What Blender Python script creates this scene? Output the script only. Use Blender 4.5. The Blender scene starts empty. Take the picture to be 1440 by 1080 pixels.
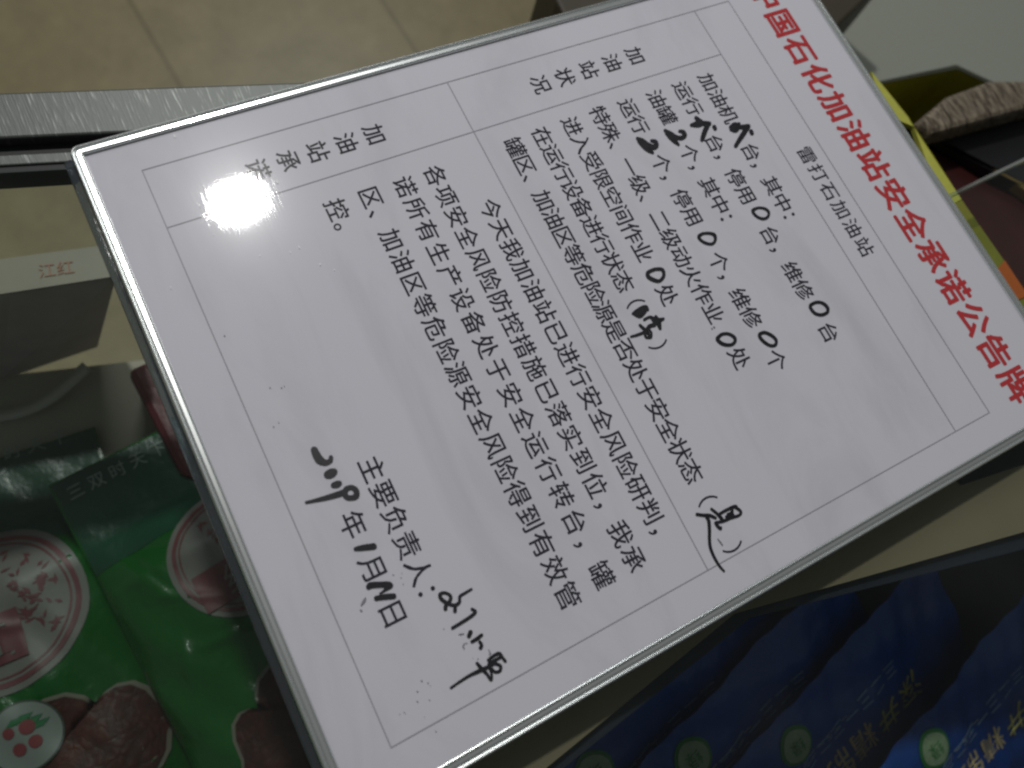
import bpy, bmesh, math, random
from mathutils import Vector, Matrix
random.seed(7)
S = 0.24                      # metres per unit of the printed table's height
scene = bpy.context.scene
COL = scene.collection

# ------------------------------------------------------------------ camera
F_PX = 1128.71                # focal length in pixels of the 1440 px wide photograph
def _rot(w):
    w = Vector(w); return Matrix.Rotation(w.length, 3, w.normalized())
RB = _rot((-0.393168879, -0.00294920767, 1.11861978))        # sheet axes -> camera axes (x right, y down, z forward)
CAM = Vector((0.68249841 * S, -1.00652441 * S, 1.01863526 * S))
FLIP = Matrix(((1, 0, 0), (0, -1, 0), (0, 0, -1)))           # sheet axes (u right, v down, w into sheet) -> world
def row(i): return FLIP @ Vector(RB[i])
cam_data = bpy.data.cameras.new('camera')
cam_data.sensor_width = 36; cam_data.lens = 36 * F_PX / 1440
cam_data.clip_start = 0.01; cam_data.clip_end = 50
cam = bpy.data.objects.new('camera', cam_data); COL.objects.link(cam)
m3 = Matrix((row(0), -row(1), -row(2))).transposed()
cam.matrix_world = Matrix.Translation(CAM) @ m3.to_4x4()
scene.camera = cam
cam_data.dof.use_dof = True
cam_data.dof.focus_distance = 0.275
cam_data.dof.aperture_fstop = 10.0

# ------------------------------------------------------------------ world and lamps
world = bpy.data.worlds.new('World'); scene.world = world
world.use_nodes = True
bg = world.node_tree.nodes['Background']
bg.inputs[0].default_value = (0.95, 1.0, 0.98, 1); bg.inputs[1].default_value = 0.088
def area_lamp(name, loc, target, power, size, shape='DISK', color=(1, 1, 1)):
    l = bpy.data.lights.new(name, 'AREA'); l.energy = power; l.shape = shape; l.size = size; l.color = color
    o = bpy.data.objects.new(name, l); COL.objects.link(o)
    o.location = loc
    o.rotation_euler = (Vector(target) - Vector(loc)).to_track_quat('-Z', 'Y').to_euler()
    return o
spot_pt = Vector((0.0864 * S, -0.901 * S, 0))
area_lamp('ceiling_downlight', spot_pt + Vector((-0.503, 0.089, 0.860)) * 1.2, spot_pt, 6.1, 0.066, color=(1.0, 0.985, 0.96))
area_lamp('soft_fill', (-2.3, 0.7, 2.2), (0.05, -0.1, 0), 17.0, 1.0, color=(0.93, 0.97, 1.0))  # added soft fill from the upper left, an unseen source

vs = scene.view_settings
scene.display_settings.display_device = 'sRGB'
vs.view_transform = 'Standard'; vs.look = 'None'; vs.exposure = 0; vs.gamma = 1; vs.use_curve_mapping = False
scene.render.engine = 'CYCLES'
cy = scene.cycles
cy.use_denoising = True; cy.max_bounces = 10; cy.transparent_max_bounces = 16; cy.transmission_bounces = 10
cy.caustics_reflective = False; cy.caustics_refractive = False
cy.pixel_filter_type = 'BLACKMAN_HARRIS'; cy.filter_width = 2.4
cy.sample_clamp_indirect = 6

# ------------------------------------------------------------------ helpers
def ray(px, py):
    d = RB.transposed() @ Vector(((px - 720) / F_PX, (py - 540) / F_PX, 1)); return FLIP @ d
def at(px, py, z):            # the point at height z seen at a pixel of the photograph
    d = ray(px, py); return CAM + d * ((z - CAM.z) / d.z)
def uv(px, py):
    p = at(px, py, 0); return p.x / S, -p.y / S
def B(u, v, z=0): return Vector((u * S, -v * S, z))

def mesh_obj(name, verts, faces, mat, parent=None, smooth=False):
    me = bpy.data.meshes.new(name); me.from_pydata([tuple(v) for v in verts], [], faces); me.update()
    o = bpy.data.objects.new(name, me); COL.objects.link(o)
    if mat: me.materials.append(mat)
    if smooth:
        for p in me.polygons: p.use_smooth = True
    if parent: put(o, parent)
    return o
def put(o, parent):
    o.parent = parent
    o.matrix_parent_inverse = Matrix.Translation(parent.matrix_world.translation).inverted() if parent.type == 'EMPTY' else Matrix()
    return o
def root(name, loc, label, cat, group=None):
    o = bpy.data.objects.new(name, None); COL.objects.link(o); o.location = loc
    o.empty_display_size = 0.02; o.matrix_world = Matrix.Translation(loc)
    tag(o, label, cat, group); return o
def tag(o, label, cat, group=None):
    o['label'] = label; o['category'] = cat
    if group: o['group'] = group
    return o
def structure(o): o['kind'] = 'structure'; return o
def bevel(o, w, seg=2):
    b = o.modifiers.new('bevel', 'BEVEL'); b.width = w; b.segments = seg; b.limit_method = 'ANGLE'; b.angle_limit = math.radians(35)
    return o
def prism(name, top, zb, mat, parent=None, bottom=None, bev=0.0):
    """solid between a top outline (list of 3-D points) and a bottom outline"""
    top = [Vector(p) for p in top]
    bot = [Vector(p) for p in bottom] if bottom else [Vector((p.x, p.y, zb)) for p in top]
    n = len(top); vs_ = top + bot
    fs = [tuple(range(n)), tuple(range(2 * n - 1, n - 1, -1))] + [(i, i + n, (i + 1) % n + n, (i + 1) % n) for i in range(n)]
    o = mesh_obj(name, vs_, fs, mat, parent)
    bm = bmesh.new(); bm.from_mesh(o.data); bmesh.ops.recalc_face_normals(bm, faces=bm.faces); bm.to_mesh(o.data); bm.free()
    if bev: bevel(o, bev)
    return o

# ------------------------------------------------------------------ materials
def new_mat(name):
    m = bpy.data.materials.new(name); m.use_nodes = True
    nt = m.node_tree; return m, nt, nt.nodes['Principled BSDF']
def N(nt, t, **kw):
    n = nt.nodes.new(t)
    for k, v in kw.items():
        if hasattr(n, k): setattr(n, k, v)
        else: n.inputs[k].default_value = v
    return n
def rgb(c): return (c[0], c[1], c[2], 1)
def simple(name, c, rough=0.5, spec=0.5, vary=0.12, scale=60, coat=0, bump=0.0, bscale=200, metallic=0):
    m, nt, p = new_mat(name)
    p.inputs['Roughness'].default_value = rough; p.inputs['Specular IOR Level'].default_value = spec
    p.inputs['Metallic'].default_value = metallic
    p.inputs['Coat Weight'].default_value = coat; p.inputs['Coat Roughness'].default_value = 0.08
    tc = N(nt, 'ShaderNodeTexCoord')
    n = N(nt, 'ShaderNodeTexNoise'); n.inputs['Scale'].default_value = scale; n.inputs['Detail'].default_value = 5
    nt.links.new(tc.outputs['Object'], n.inputs['Vector'])
    mx = N(nt, 'ShaderNodeMix', data_type='RGBA')
    mx.inputs[6].default_value = rgb([x * (1 - vary) for x in c]); mx.inputs[7].default_value = rgb([min(1, x * (1 + vary)) for x in c])
    nt.links.new(n.outputs['Fac'], mx.inputs[0]); nt.links.new(mx.outputs[2], p.inputs['Base Color'])
    if bump:
        n2 = N(nt, 'ShaderNodeTexNoise'); n2.inputs['Scale'].default_value = bscale; n2.inputs['Detail'].default_value = 4
        nt.links.new(tc.outputs['Object'], n2.inputs['Vector'])
        b = N(nt, 'ShaderNodeBump'); b.inputs['Strength'].default_value = bump; b.inputs['Distance'].default_value = 0.002
        nt.links.new(n2.outputs['Fac'], b.inputs['Height']); nt.links.new(b.outputs['Normal'], p.inputs['Normal'])
    return m

def covered(name, c, vary=0.01, grime=False):
    """print or paper lying under the polished cover: diffuse base, a hazy gloss and a sharp, finely scratched gloss"""
    m, nt, p = new_mat(name)
    p.inputs['Roughness'].default_value = 0.2; p.inputs['Specular IOR Level'].default_value = 0.055
    p.inputs['Coat Weight'].default_value = 1.0; p.inputs['Coat Roughness'].default_value = 0.045; p.inputs['Coat IOR'].default_value = 1.49
    tc = N(nt, 'ShaderNodeTexCoord')
    n = N(nt, 'ShaderNodeTexNoise'); n.inputs['Scale'].default_value = 45; n.inputs['Detail'].default_value = 6
    nt.links.new(tc.outputs['Object'], n.inputs['Vector'])
    mx = N(nt, 'ShaderNodeMix', data_type='RGBA')
    mx.inputs[6].default_value = rgb([x * (1 - vary) for x in c]); mx.inputs[7].default_value = rgb([min(1, x * (1 + vary)) for x in c])
    nt.links.new(n.outputs['Fac'], mx.inputs[0]); nt.links.new(mx.outputs[2], p.inputs['Base Color'])
    if grime:
        g1 = N(nt, 'ShaderNodeTexNoise'); g1.inputs['Scale'].default_value = 9; g1.inputs['Detail'].default_value = 7; g1.inputs['Roughness'].default_value = .62; g1.inputs['Distortion'].default_value = .8
        mpg = N(nt, 'ShaderNodeMapping'); mpg.inputs['Rotation'].default_value = (0, 0, .6); mpg.inputs['Scale'].default_value = (1, 3.2, 1)
        nt.links.new(tc.outputs['Object'], mpg.inputs['Vector']); nt.links.new(mpg.outputs['Vector'], g1.inputs['Vector'])
        rg = N(nt, 'ShaderNodeMapRange'); rg.inputs['From Min'].default_value = .5; rg.inputs['From Max'].default_value = .78; rg.inputs['To Min'].default_value = 1; rg.inputs['To Max'].default_value = .86
        nt.links.new(g1.outputs['Fac'], rg.inputs['Value'])
        mg = N(nt, 'ShaderNodeMix', data_type='RGBA', blend_type='MULTIPLY'); mg.inputs[0].default_value = 1
        nt.links.new(mx.outputs[2], mg.inputs[6]); nt.links.new(rg.outputs[0], mg.inputs[7]); nt.links.new(mg.outputs[2], p.inputs['Base Color'])
    # hairline scratches, two directions
    hs = []
    for ang, sx, sy in ((0.5, 90, 1500), (1.9, 70, 1300), (2.7, 80, 1700)):
        mp = N(nt, 'ShaderNodeMapping'); mp.inputs['Rotation'].default_value = (0, 0, ang); mp.inputs['Scale'].default_value = (sx, sy, 1)
        nn = N(nt, 'ShaderNodeTexNoise'); nn.inputs['Scale'].default_value = 1.0; nn.inputs['Detail'].default_value = 2
        nt.links.new(tc.outputs['Object'], mp.inputs['Vector']); nt.links.new(mp.outputs['Vector'], nn.inputs['Vector'])
        hs.append(nn)
    a1 = N(nt, 'ShaderNodeMath', operation='ADD'); a2 = N(nt, 'ShaderNodeMath', operation='ADD')
    nt.links.new(hs[0].outputs['Fac'], a1.inputs[0]); nt.links.new(hs[1].outputs['Fac'], a1.inputs[1])
    nt.links.new(a1.outputs[0], a2.inputs[0]); nt.links.new(hs[2].outputs['Fac'], a2.inputs[1])
    b = N(nt, 'ShaderNodeBump'); b.inputs['Strength'].default_value = 0.022; b.inputs['Distance'].default_value = 0.0004
    nt.links.new(a2.outputs[0], b.inputs['Height']); nt.links.new(b.outputs['Normal'], p.inputs['Coat Normal'])
    # greasy smudges change the cover's gloss from place to place
    sm = N(nt, 'ShaderNodeTexNoise'); sm.inputs['Scale'].default_value = 28; sm.inputs['Detail'].default_value = 8
    nt.links.new(tc.outputs['Object'], sm.inputs['Vector'])
    rr = N(nt, 'ShaderNodeMapRange'); rr.inputs['From Min'].default_value = 0.35; rr.inputs['From Max'].default_value = 0.7
    rr.inputs['To Min'].default_value = 0.022; rr.inputs['To Max'].default_value = 0.05
    nt.links.new(sm.outputs['Fac'], rr.inputs['Value']); nt.links.new(rr.outputs[0], p.inputs['Coat Roughness'])
    return m

M_PAPER = covered('white_paper', (0.68, 0.672, 0.735), 0.012, True)
M_INK = covered('black_print', (0.035, 0.035, 0.045))
M_RED = covered('red_print', (0.52, 0.045, 0.05))
M_LINE = covered('grey_table_line', (0.36, 0.355, 0.38))
M_MARKER = simple('black_marker_ink', (0.016, 0.016, 0.022), rough=0.4, vary=0.5, scale=260)
M_SMEAR = simple('grey_marker_smear', (0.26, 0.255, 0.28), rough=0.4, vary=0.3, scale=900)
M_DUST = simple('pale_dust', (0.9, 0.9, 0.92), rough=0.4)

def acrylic(name, tint, rough, trans):
    m, nt, p = new_mat(name)
    p.inputs['Base Color'].default_value = rgb(tint); p.inputs['Roughness'].default_value = rough
    p.inputs['IOR'].default_value = 1.49; p.inputs['Transmission Weight'].default_value = trans
    tc = N(nt, 'ShaderNodeTexCoord'); n = N(nt, 'ShaderNodeTexNoise'); n.inputs['Scale'].default_value = 300
    nt.links.new(tc.outputs['Object'], n.inputs['Vector'])
    b = N(nt, 'ShaderNodeBump'); b.inputs['Strength'].default_value = 0.08; b.inputs['Distance'].default_value = 0.0004
    nt.links.new(n.outputs['Fac'], b.inputs['Height']); nt.links.new(b.outputs['Normal'], p.inputs['Normal'])
    return m
def rim_material():
    m, nt, p = new_mat('polished_acrylic_edge')
    p.inputs['Base Color'].default_value = (0.80, 0.83, 0.82, 1); p.inputs['Metallic'].default_value = 0.82; p.inputs['Roughness'].default_value = 0.36
    p.inputs['Coat Weight'].default_value = 0.6; p.inputs['Coat Roughness'].default_value = 0.05
    tc = N(nt, 'ShaderNodeTexCoord'); n = N(nt, 'ShaderNodeTexNoise'); n.inputs['Scale'].default_value = 35; n.inputs['Detail'].default_value = 5
    nt.links.new(tc.outputs['Object'], n.inputs['Vector'])
    mr = N(nt, 'ShaderNodeMapRange'); mr.inputs['To Min'].default_value = 0.22; mr.inputs['To Max'].default_value = 0.31
    nt.links.new(n.outputs['Fac'], mr.inputs['Value']); nt.links.new(mr.outputs[0], p.inputs['Roughness'])
    return m
M_ACR = rim_material()
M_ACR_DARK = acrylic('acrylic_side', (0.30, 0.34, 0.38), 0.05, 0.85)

def thin_glass(name, tint=(0.93, 0.97, 0.95), dust=0.03):
    m = bpy.data.materials.new(name); m.use_nodes = True; nt = m.node_tree; nt.nodes.clear()
    out = N(nt, 'ShaderNodeOutputMaterial'); tr = N(nt, 'ShaderNodeBsdfTransparent'); tr.inputs[0].default_value = rgb(tint)
    gl = N(nt, 'ShaderNodeBsdfGlossy'); gl.inputs['Roughness'].default_value = 0.03
    fr = N(nt, 'ShaderNodeFresnel'); fr.inputs[0].default_value = 1.45
    mx = N(nt, 'ShaderNodeMixShader'); ge = N(nt, 'ShaderNodeNewGeometry'); inv = N(nt, 'ShaderNodeMath', operation='SUBTRACT'); inv.inputs[0].default_value = 1
    nt.links.new(ge.outputs['Backfacing'], inv.inputs[1])
    ml = N(nt, 'ShaderNodeMath', operation='MULTIPLY'); nt.links.new(fr.outputs[0], ml.inputs[0]); nt.links.new(inv.outputs[0], ml.inputs[1])
    nt.links.new(ml.outputs[0], mx.inputs[0])
    nt.links.new(tr.outputs[0], mx.inputs[1]); nt.links.new(gl.outputs[0], mx.inputs[2])
    df = N(nt, 'ShaderNodeBsdfDiffuse'); df.inputs[0].default_value = (0.6, 0.6, 0.58, 1)
    tc = N(nt, 'ShaderNodeTexCoord'); n = N(nt, 'ShaderNodeTexNoise'); n.inputs['Scale'].default_value = 14; n.inputs['Detail'].default_value = 9
    nt.links.new(tc.outputs['Object'], n.inputs['Vector'])
    mr = N(nt, 'ShaderNodeMapRange'); mr.inputs['From Min'].default_value = 0.35; mr.inputs['From Max'].default_value = 0.75
    mr.inputs['To Max'].default_value = dust * 2
    nt.links.new(n.outputs['Fac'], mr.inputs['Value'])
    m2 = N(nt, 'ShaderNodeMixShader'); nt.links.new(mr.outputs[0], m2.inputs[0])
    nt.links.new(mx.outputs[0], m2.inputs[1]); nt.links.new(df.outputs[0], m2.inputs[2])
    nt.links.new(m2.outputs[0], out.inputs[0])
    return m
M_GLASS = thin_glass('counter_glass', (0.93, 0.97, 0.95), 0.006)
M_GLASS2 = thin_glass('shelf_glass', (0.62, 0.66, 0.58), 0.015)

def brushed(name):
    m, nt, p = new_mat(name)
    p.inputs['Metallic'].default_value = 0.75; p.inputs['Roughness'].default_value = 0.5
    tc = N(nt, 'ShaderNodeTexCoord')
    mp = N(nt, 'ShaderNodeMapping'); mp.inputs['Rotation'].default_value = (0, 0, math.radians(-30)); mp.inputs['Scale'].default_value = (110, 1500, 160); mp.inputs['Rotation'].default_value = (0, 0, math.radians(-42))
    n = N(nt, 'ShaderNodeTexNoise'); n.inputs['Scale'].default_value = 1.0; n.inputs['Detail'].default_value = 4
    nt.links.new(tc.outputs['Object'], mp.inputs['Vector']); nt.links.new(mp.outputs['Vector'], n.inputs['Vector'])
    cr = N(nt, 'ShaderNodeValToRGB')
    cr.color_ramp.elements[0].position = 0.58; cr.color_ramp.elements[0].color = (0.098, 0.104, 0.098, 1)
    cr.color_ramp.elements[1].position = 0.80; cr.color_ramp.elements[1].color = (0.28, 0.29, 0.28, 1)
    nt.links.new(n.outputs['Fac'], cr.inputs[0]); nt.links.new(cr.outputs[0], p.inputs['Base Color'])
    b = N(nt, 'ShaderNodeBump'); b.inputs['Strength'].default_value = 0.18; b.inputs['Distance'].default_value = 0.0004
    nt.links.new(n.outputs['Fac'], b.inputs['Height']); nt.links.new(b.outputs['Normal'], p.inputs['Normal'])
    return m
M_METAL = brushed('scratched_aluminium')
M_RUBBER = simple('black_rubber', (0.012, 0.013, 0.013), 0.6)
M_SHELF = simple('cream_shelf', (0.39, 0.36, 0.275), 0.55, vary=0.08, scale=25)

# ------------------------------------------------------------------ floor beyond the counter (tiles)
ZF = -0.85
def floor_material():
    m, nt, p = new_mat('floor_tiles')
    p.inputs['Roughness'].default_value = 0.38
    a, b_ = at(188, 10, ZF), at(250, 115, ZF)
    c_ = at(541, 6, ZF)
    d = (b_ - a).normalized()
    w = abs((c_ - a).cross(d).z)
    ang = math.atan2(d.y, d.x)
    geo = N(nt, 'ShaderNodeNewGeometry')
    sub = N(nt, 'ShaderNodeVectorMath', operation='SUBTRACT'); sub.inputs[1].default_value = tuple(a)
    nt.links.new(geo.outputs['Position'], sub.inputs[0])
    mp = N(nt, 'ShaderNodeMapping'); mp.inputs['Rotation'].default_value = (0, 0, -ang)
    nt.links.new(sub.outputs[0], mp.inputs['Vector'])
    br = N(nt, 'ShaderNodeTexBrick'); br.offset = 0.0; br.squash = 1.0
    br.inputs['Scale'].default_value = 1.0; br.inputs['Mortar Size'].default_value = 0.0035; br.inputs['Mortar Smooth'].default_value = 0.3
    br.inputs['Brick Width'].default_value = w; br.inputs['Row Height'].default_value = 30
    br.inputs['Color1'].default_value = (0.44, 0.37, 0.205, 1); br.inputs['Color2'].default_value = (0.465, 0.392, 0.22, 1); br.inputs['Mortar'].default_value = (0.305, 0.255, 0.14, 1)
    off = N(nt, 'ShaderNodeVectorMath', operation='ADD'); off.inputs[1].default_value = (0, 15.0, 0)
    mp.inputs['Rotation'].default_value = (0, 0, math.pi / 2 - ang)
    nt.links.new(mp.outputs['Vector'], off.inputs[0]); nt.links.new(off.outputs[0], br.inputs['Vector'])
    n = N(nt, 'ShaderNodeTexNoise'); n.inputs['Scale'].default_value = 16; n.inputs['Detail'].default_value = 10; n.inputs['Roughness'].default_value = 0.75
    nt.links.new(geo.outputs['Position'], n.inputs['Vector'])
    mr = N(nt, 'ShaderNodeMapRange'); mr.inputs['To Min'].default_value = 0.5; mr.inputs['To Max'].default_value = 1.22
    nt.links.new(n.outputs['Fac'], mr.inputs['Value'])
    mul = N(nt, 'ShaderNodeMix', data_type='RGBA', blend_type='MULTIPLY'); mul.inputs[0].default_value = 1
    nt.links.new(br.outputs['Color'], mul.inputs[6]); nt.links.new(mr.outputs[0], mul.inputs[7])
    nt.links.new(mul.outputs[2], p.inputs['Base Color'])
    return m
structure(mesh_obj('floor', [(-4, -4, ZF), (4, -4, ZF), (4, 4, ZF), (-4, 4, ZF)], [(0, 1, 2, 3)], floor_material()))

# ------------------------------------------------------------------ display counter: frame, glass, shelf
ZG = -0.0085                                            # top face of the counter glass
T = Vector((0.267, 0.964, 0)).normalized()               # along the counter edge (towards picture right)
Q = Vector((T.y, -T.x, 0))                               # into the counter (towards picture bottom)
E0 = at(0, 133, ZG)
def cq(px, py, z): return (at(px, py, z) - E0).dot(Q)
q1, q2, q3, q4 = 0.0, cq(0, 197, ZG), cq(0, 214, ZG), cq(0, 230, ZG)
q5 = q4 + 0.0022
LA, LB, LC = -0.45, (at(1010, 105, ZG) - E0).dot(T), 0.60
LB2 = (at(830, 0, -.2) - E0).dot(T)                                     # extent of the edge along T, from E0
def cpt(t, q, z): return Vector((E0.x, E0.y, 0)) + T * t + Q * q + Vector((0, 0, z))
def cbox(name, t0, t1, qa, qb, zb, zt, mat, parent, bev=0.0):
    return prism(name, [cpt(t0, qa, zt), cpt(t1, qa, zt), cpt(t1, qb, zt), cpt(t0, qb, zt)], zb, mat, parent, bev=bev)
ZS = -0.20                                               # shelf top
counter = root('display_counter', cpt(0, 0.3, -0.85), 'glass topped display counter with scratched aluminium edge trim and cream shelf', 'display counter')
cbox('edge_trim', LA, LB, q1, q2, -0.022, ZG + 0.001, M_METAL, counter, 0.0008)
cbox('rubber_seal', LA, LB, q2 + 0.0002, q3, -0.02, ZG - 0.0035, M_RUBBER, counter)
cbox('inner_trim', LA, LB, q3 + 0.0002, q4, -0.02, ZG - 0.0012, M_METAL, counter, 0.0005)
cbox('lower_seal', LA, LB, q4 + 0.0002, q5, -0.02, ZG - 0.002, M_RUBBER, counter)
A_, B_ = at(1322, 279, ZG), at(1600, 145, ZG)            # the free edge of the glass at the far right
def lvl(p, z): return Vector((p.x, p.y, z))
gl_out = [cpt(LA, q5 + .0003, 0), cpt(LB, q5 + .0003, 0), A_, B_, cpt(LC, 0.62, 0), cpt(LA, 0.62, 0)]
prism('glass_top', [lvl(p, ZG - .0005) for p in gl_out], ZG - .005, M_GLASS, counter)
ed = (B_ - A_).normalized(); nn = Vector((ed.y, -ed.x, 0))
prism('glass_edge', [lvl(A_ - nn * .0002, ZG - .0003), lvl(B_ - nn * .0002, ZG - .0003), lvl(B_ - nn * -.0011, ZG - .0003), lvl(A_ - nn * -.0011, ZG - .0003)], ZG - .0052, thin_glass('pale_glass_edge', (.85, .9, .85), .45), counter)
prism('shelf_panel', [cpt(LA, q4, ZS), cpt(LB2, q4, ZS), cpt(LB2, -0.45, ZS), cpt(LC, -0.45, ZS), cpt(LC, 0.62, ZS), cpt(LA, 0.62, ZS)], ZS - .015, M_SHELF, counter)

# ------------------------------------------------------------------ the sign board
board = root('notice_board', B(0.40, 0.45, ZG), 'white printed safety notice sealed in clear acrylic lying on the glass counter', 'notice board')
PU0, PU1, PV0, PV1 = -0.046, 0.853, -0.161, 1.061
BU0, BU1, BV0, BV1 = -0.066, 0.872, -0.179, 1.077
# paper: one finely divided sheet, very slightly wavy
def sheet(name, u0, u1, v0, v1, z, mat, parent, n=24):
    vs_, fs = [], []
    for j in range(n + 1):
        for i in range(n + 1):
            vs_.append(B(u0 + (u1 - u0) * i / n, v0 + (v1 - v0) * j / n, z))
    for j in range(n):
        for i in range(n):
            k = j * (n + 1) + i; fs.append((k, k + n + 1, k + n + 2, k + 1))
    return mesh_obj(name, vs_, fs, mat, parent)
paper = sheet('paper_sheet', PU0, PU1, PV0, PV1, 0.0, M_PAPER, board, 4)
# acrylic rim: a rounded, polished border round the paper, one closed ring
def ring(name, inner, outer_off, prof, mat, parent):
    """prof: list of (t, z), t=0 at the inner outline and 1 at the outer; outlines are (u0,u1,v0,v1)"""
    (a0, a1, b0, b1), (c0, c1, d0, d1) = inner, outer_off
    vs_, fs = [], []
    n = len(prof)
    for (t, z) in prof:
        u0, u1, v0, v1 = a0 + (c0 - a0) * t, a1 + (c1 - a1) * t, b0 + (d0 - b0) * t, b1 + (d1 - b1) * t
        r = 0.012 * t + 0.001
        for cx, cy, a_s in ((u1 - r, v1 - r, 0), (u0 + r, v1 - r, 90), (u0 + r, v0 + r, 180), (u1 - r, v0 + r, 270)):
            for k in range(6):
                a = math.radians(a_s + 90 * k / 5)
                vs_.append(B(cx + r * math.cos(a), cy + r * math.sin(a), z))
    m = 24
    for i in range(n):
        j = (i + 1) % n
        for k in range(m):
            k2 = (k + 1) % m
            fs.append((i * m + k, i * m + k2, j * m + k2, j * m + k))
    o = mesh_obj(name, vs_, fs, mat, parent, True)
    bm = bmesh.new(); bm.from_mesh(o.data); bmesh.ops.recalc_face_normals(bm, faces=bm.faces); bm.to_mesh(o.data); bm.free()
    o.data.set_sharp_from_angle(angle=math.radians(22))
    return o
prof = [(0, -0.0072), (0, 0.0005)]
for k in range(13):
    a = math.radians(180 - 180 * k / 12); prof.append((0.10 + 0.09 * math.cos(a), 0.0005 + 0.0007 * math.sin(a)))
prof += [(0.20, 0.0003), (0.46, 0.00038), (0.70, -0.0002)]
for k in range(9):
    a = math.radians(180 - 180 * k / 8); prof.append((0.79 + 0.08 * math.cos(a), -0.0002 + 0.0005 * math.sin(a)))
for k in range(9):
    a = math.radians(60 - 60 * k / 8); prof.append((0.79 + 0.20 * math.cos(a), -0.0021 + 0.0015 * math.sin(a)))
prof += [(1.0, -0.0050), (0.97, -0.0072)]
rim = ring('acrylic_rim', (PU0 + .0006, PU1 - .0006, PV0 + .0006, PV1 - .0006), (BU0, BU1, BV0, BV1), prof, M_ACR, board)
prism('acrylic_back', [B(PU0 + .002, PV0 + .002, -0.0008), B(PU1 - .002, PV0 + .002, -0.0008), B(PU1 - .002, PV1 - .002, -0.0008), B(PU0 + .002, PV1 - .002, -0.0008)], -0.0075, simple('white_backing', (0.6, 0.6, 0.6)), board)
# foot: the acrylic turns down below the text, seen as a darker lip
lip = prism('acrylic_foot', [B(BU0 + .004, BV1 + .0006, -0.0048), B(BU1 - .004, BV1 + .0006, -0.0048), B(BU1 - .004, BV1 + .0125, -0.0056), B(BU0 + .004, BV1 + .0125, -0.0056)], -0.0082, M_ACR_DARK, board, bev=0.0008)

# ---- ruled table
ZT = 0.00012
W_, r_, m_, c_ = 0.8088, 0.0737, 0.5422, 0.0926
def lines(name, segs, w, z, mat, parent):
    vs_, fs = [], []
    for (u0, v0, u1, v1) in segs:
        d = Vector((u1 - u0, v1 - v0)); L = d.length; d /= L; nrm = Vector((-d.y, d.x)) * w / 2
        k = len(vs_)
        for (u, v) in ((u0, v0), (u1, v1)):
            for s in (1, -1): vs_.append(B(u + s * nrm.x, v + s * nrm.y, z))
        fs.append((k, k + 1, k + 3, k + 2))
    return mesh_obj(name, vs_, fs, mat, parent)
lw = 0.0014
lines('table_lines', [(0, lw/2, 0, 1 - lw/2), (W_, lw/2, W_, 1 - lw/2), (-lw/2, 0, W_ + lw/2, 0), (-lw/2, 1, W_ + lw/2, 1), (lw/2, r_, W_ - lw/2, r_), (lw/2, m_, W_ - lw/2, m_),
      (c_, r_ + lw/2, c_, m_ - lw/2), (c_, m_ + lw/2, c_, 1 - lw/2)], lw, ZT, M_LINE, paper)

# ---- printing
_glyphs = {}
def glyph(ch, off=0.0, sx=1.0):
    key = ch
    if key not in _glyphs:
        cu = bpy.data.curves.new('glyph', 'FONT'); cu.body = ch; cu.size = 1;  cu.resolution_u = 3
        ob = bpy.data.objects.new('glyph', cu); COL.objects.link(ob)
        bpy.context.view_layer.update()
        me = bpy.data.meshes.new_from_object(ob.evaluated_get(bpy.context.evaluated_depsgraph_get()))
        _glyphs[key] = ([v.co.copy() for v in me.vertices], [tuple(p.vertices) for p in me.polygons])
        bpy.data.objects.remove(ob); bpy.data.curves.remove(cu); bpy.data.meshes.remove(me)
    return _glyphs[key]
class Ink:
    def __init__(s): s.v, s.f = [], []
    def add(s, ch, u, v, em, z=ZT, off=0.0, wide=1.0):
        vs_, fs = glyph(ch)
        sh = [(0, 0)] if not off else [(0, 0)] + [(off * math.cos(a * math.pi / 4), off * math.sin(a * math.pi / 4)) for a in range(8)]
        for q, (dx, dy) in enumerate(sh):
            k = len(s.v)
            for p in vs_: s.v.append(B(u + (p.x + dx - 0.5) * em * wide, v - (p.y + dy - 0.38) * em, z + q * 4e-7))
            s.f += [tuple(i + k for i in f) for f in fs]
    def row(s, text, u0, v, pitch, em, **kw):
        for i, ch in enumerate(text): s.add(ch, u0 + i * pitch, v, em, **kw)
    def build(s, name, mat, parent): return mesh_obj(name, s.v, s.f, mat, parent)
title = Ink(); title.row('中国石化加油站安全承诺公告牌', 0.068 - 0.0603 + 0.0025, -0.0755, 0.0601, 0.0578, off=0.027)
title.build('title_text', M_RED, paper)
t2 = Ink(); t2.row('雷打石加油站', 0.314, 0.0335, 0.0357, 0.0335, off=0.006); t2.build('station_name', M_INK, paper)
BO = 0.008; E1 = 0.0342
V = [0.126, 0.178, 0.230, 0.2845, 0.3375, 0.3905, 0.444, 0.494]
P1 = 0.0329
def ink_u(px, py, shift): return uv(px, py)[0] + shift * E1
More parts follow.
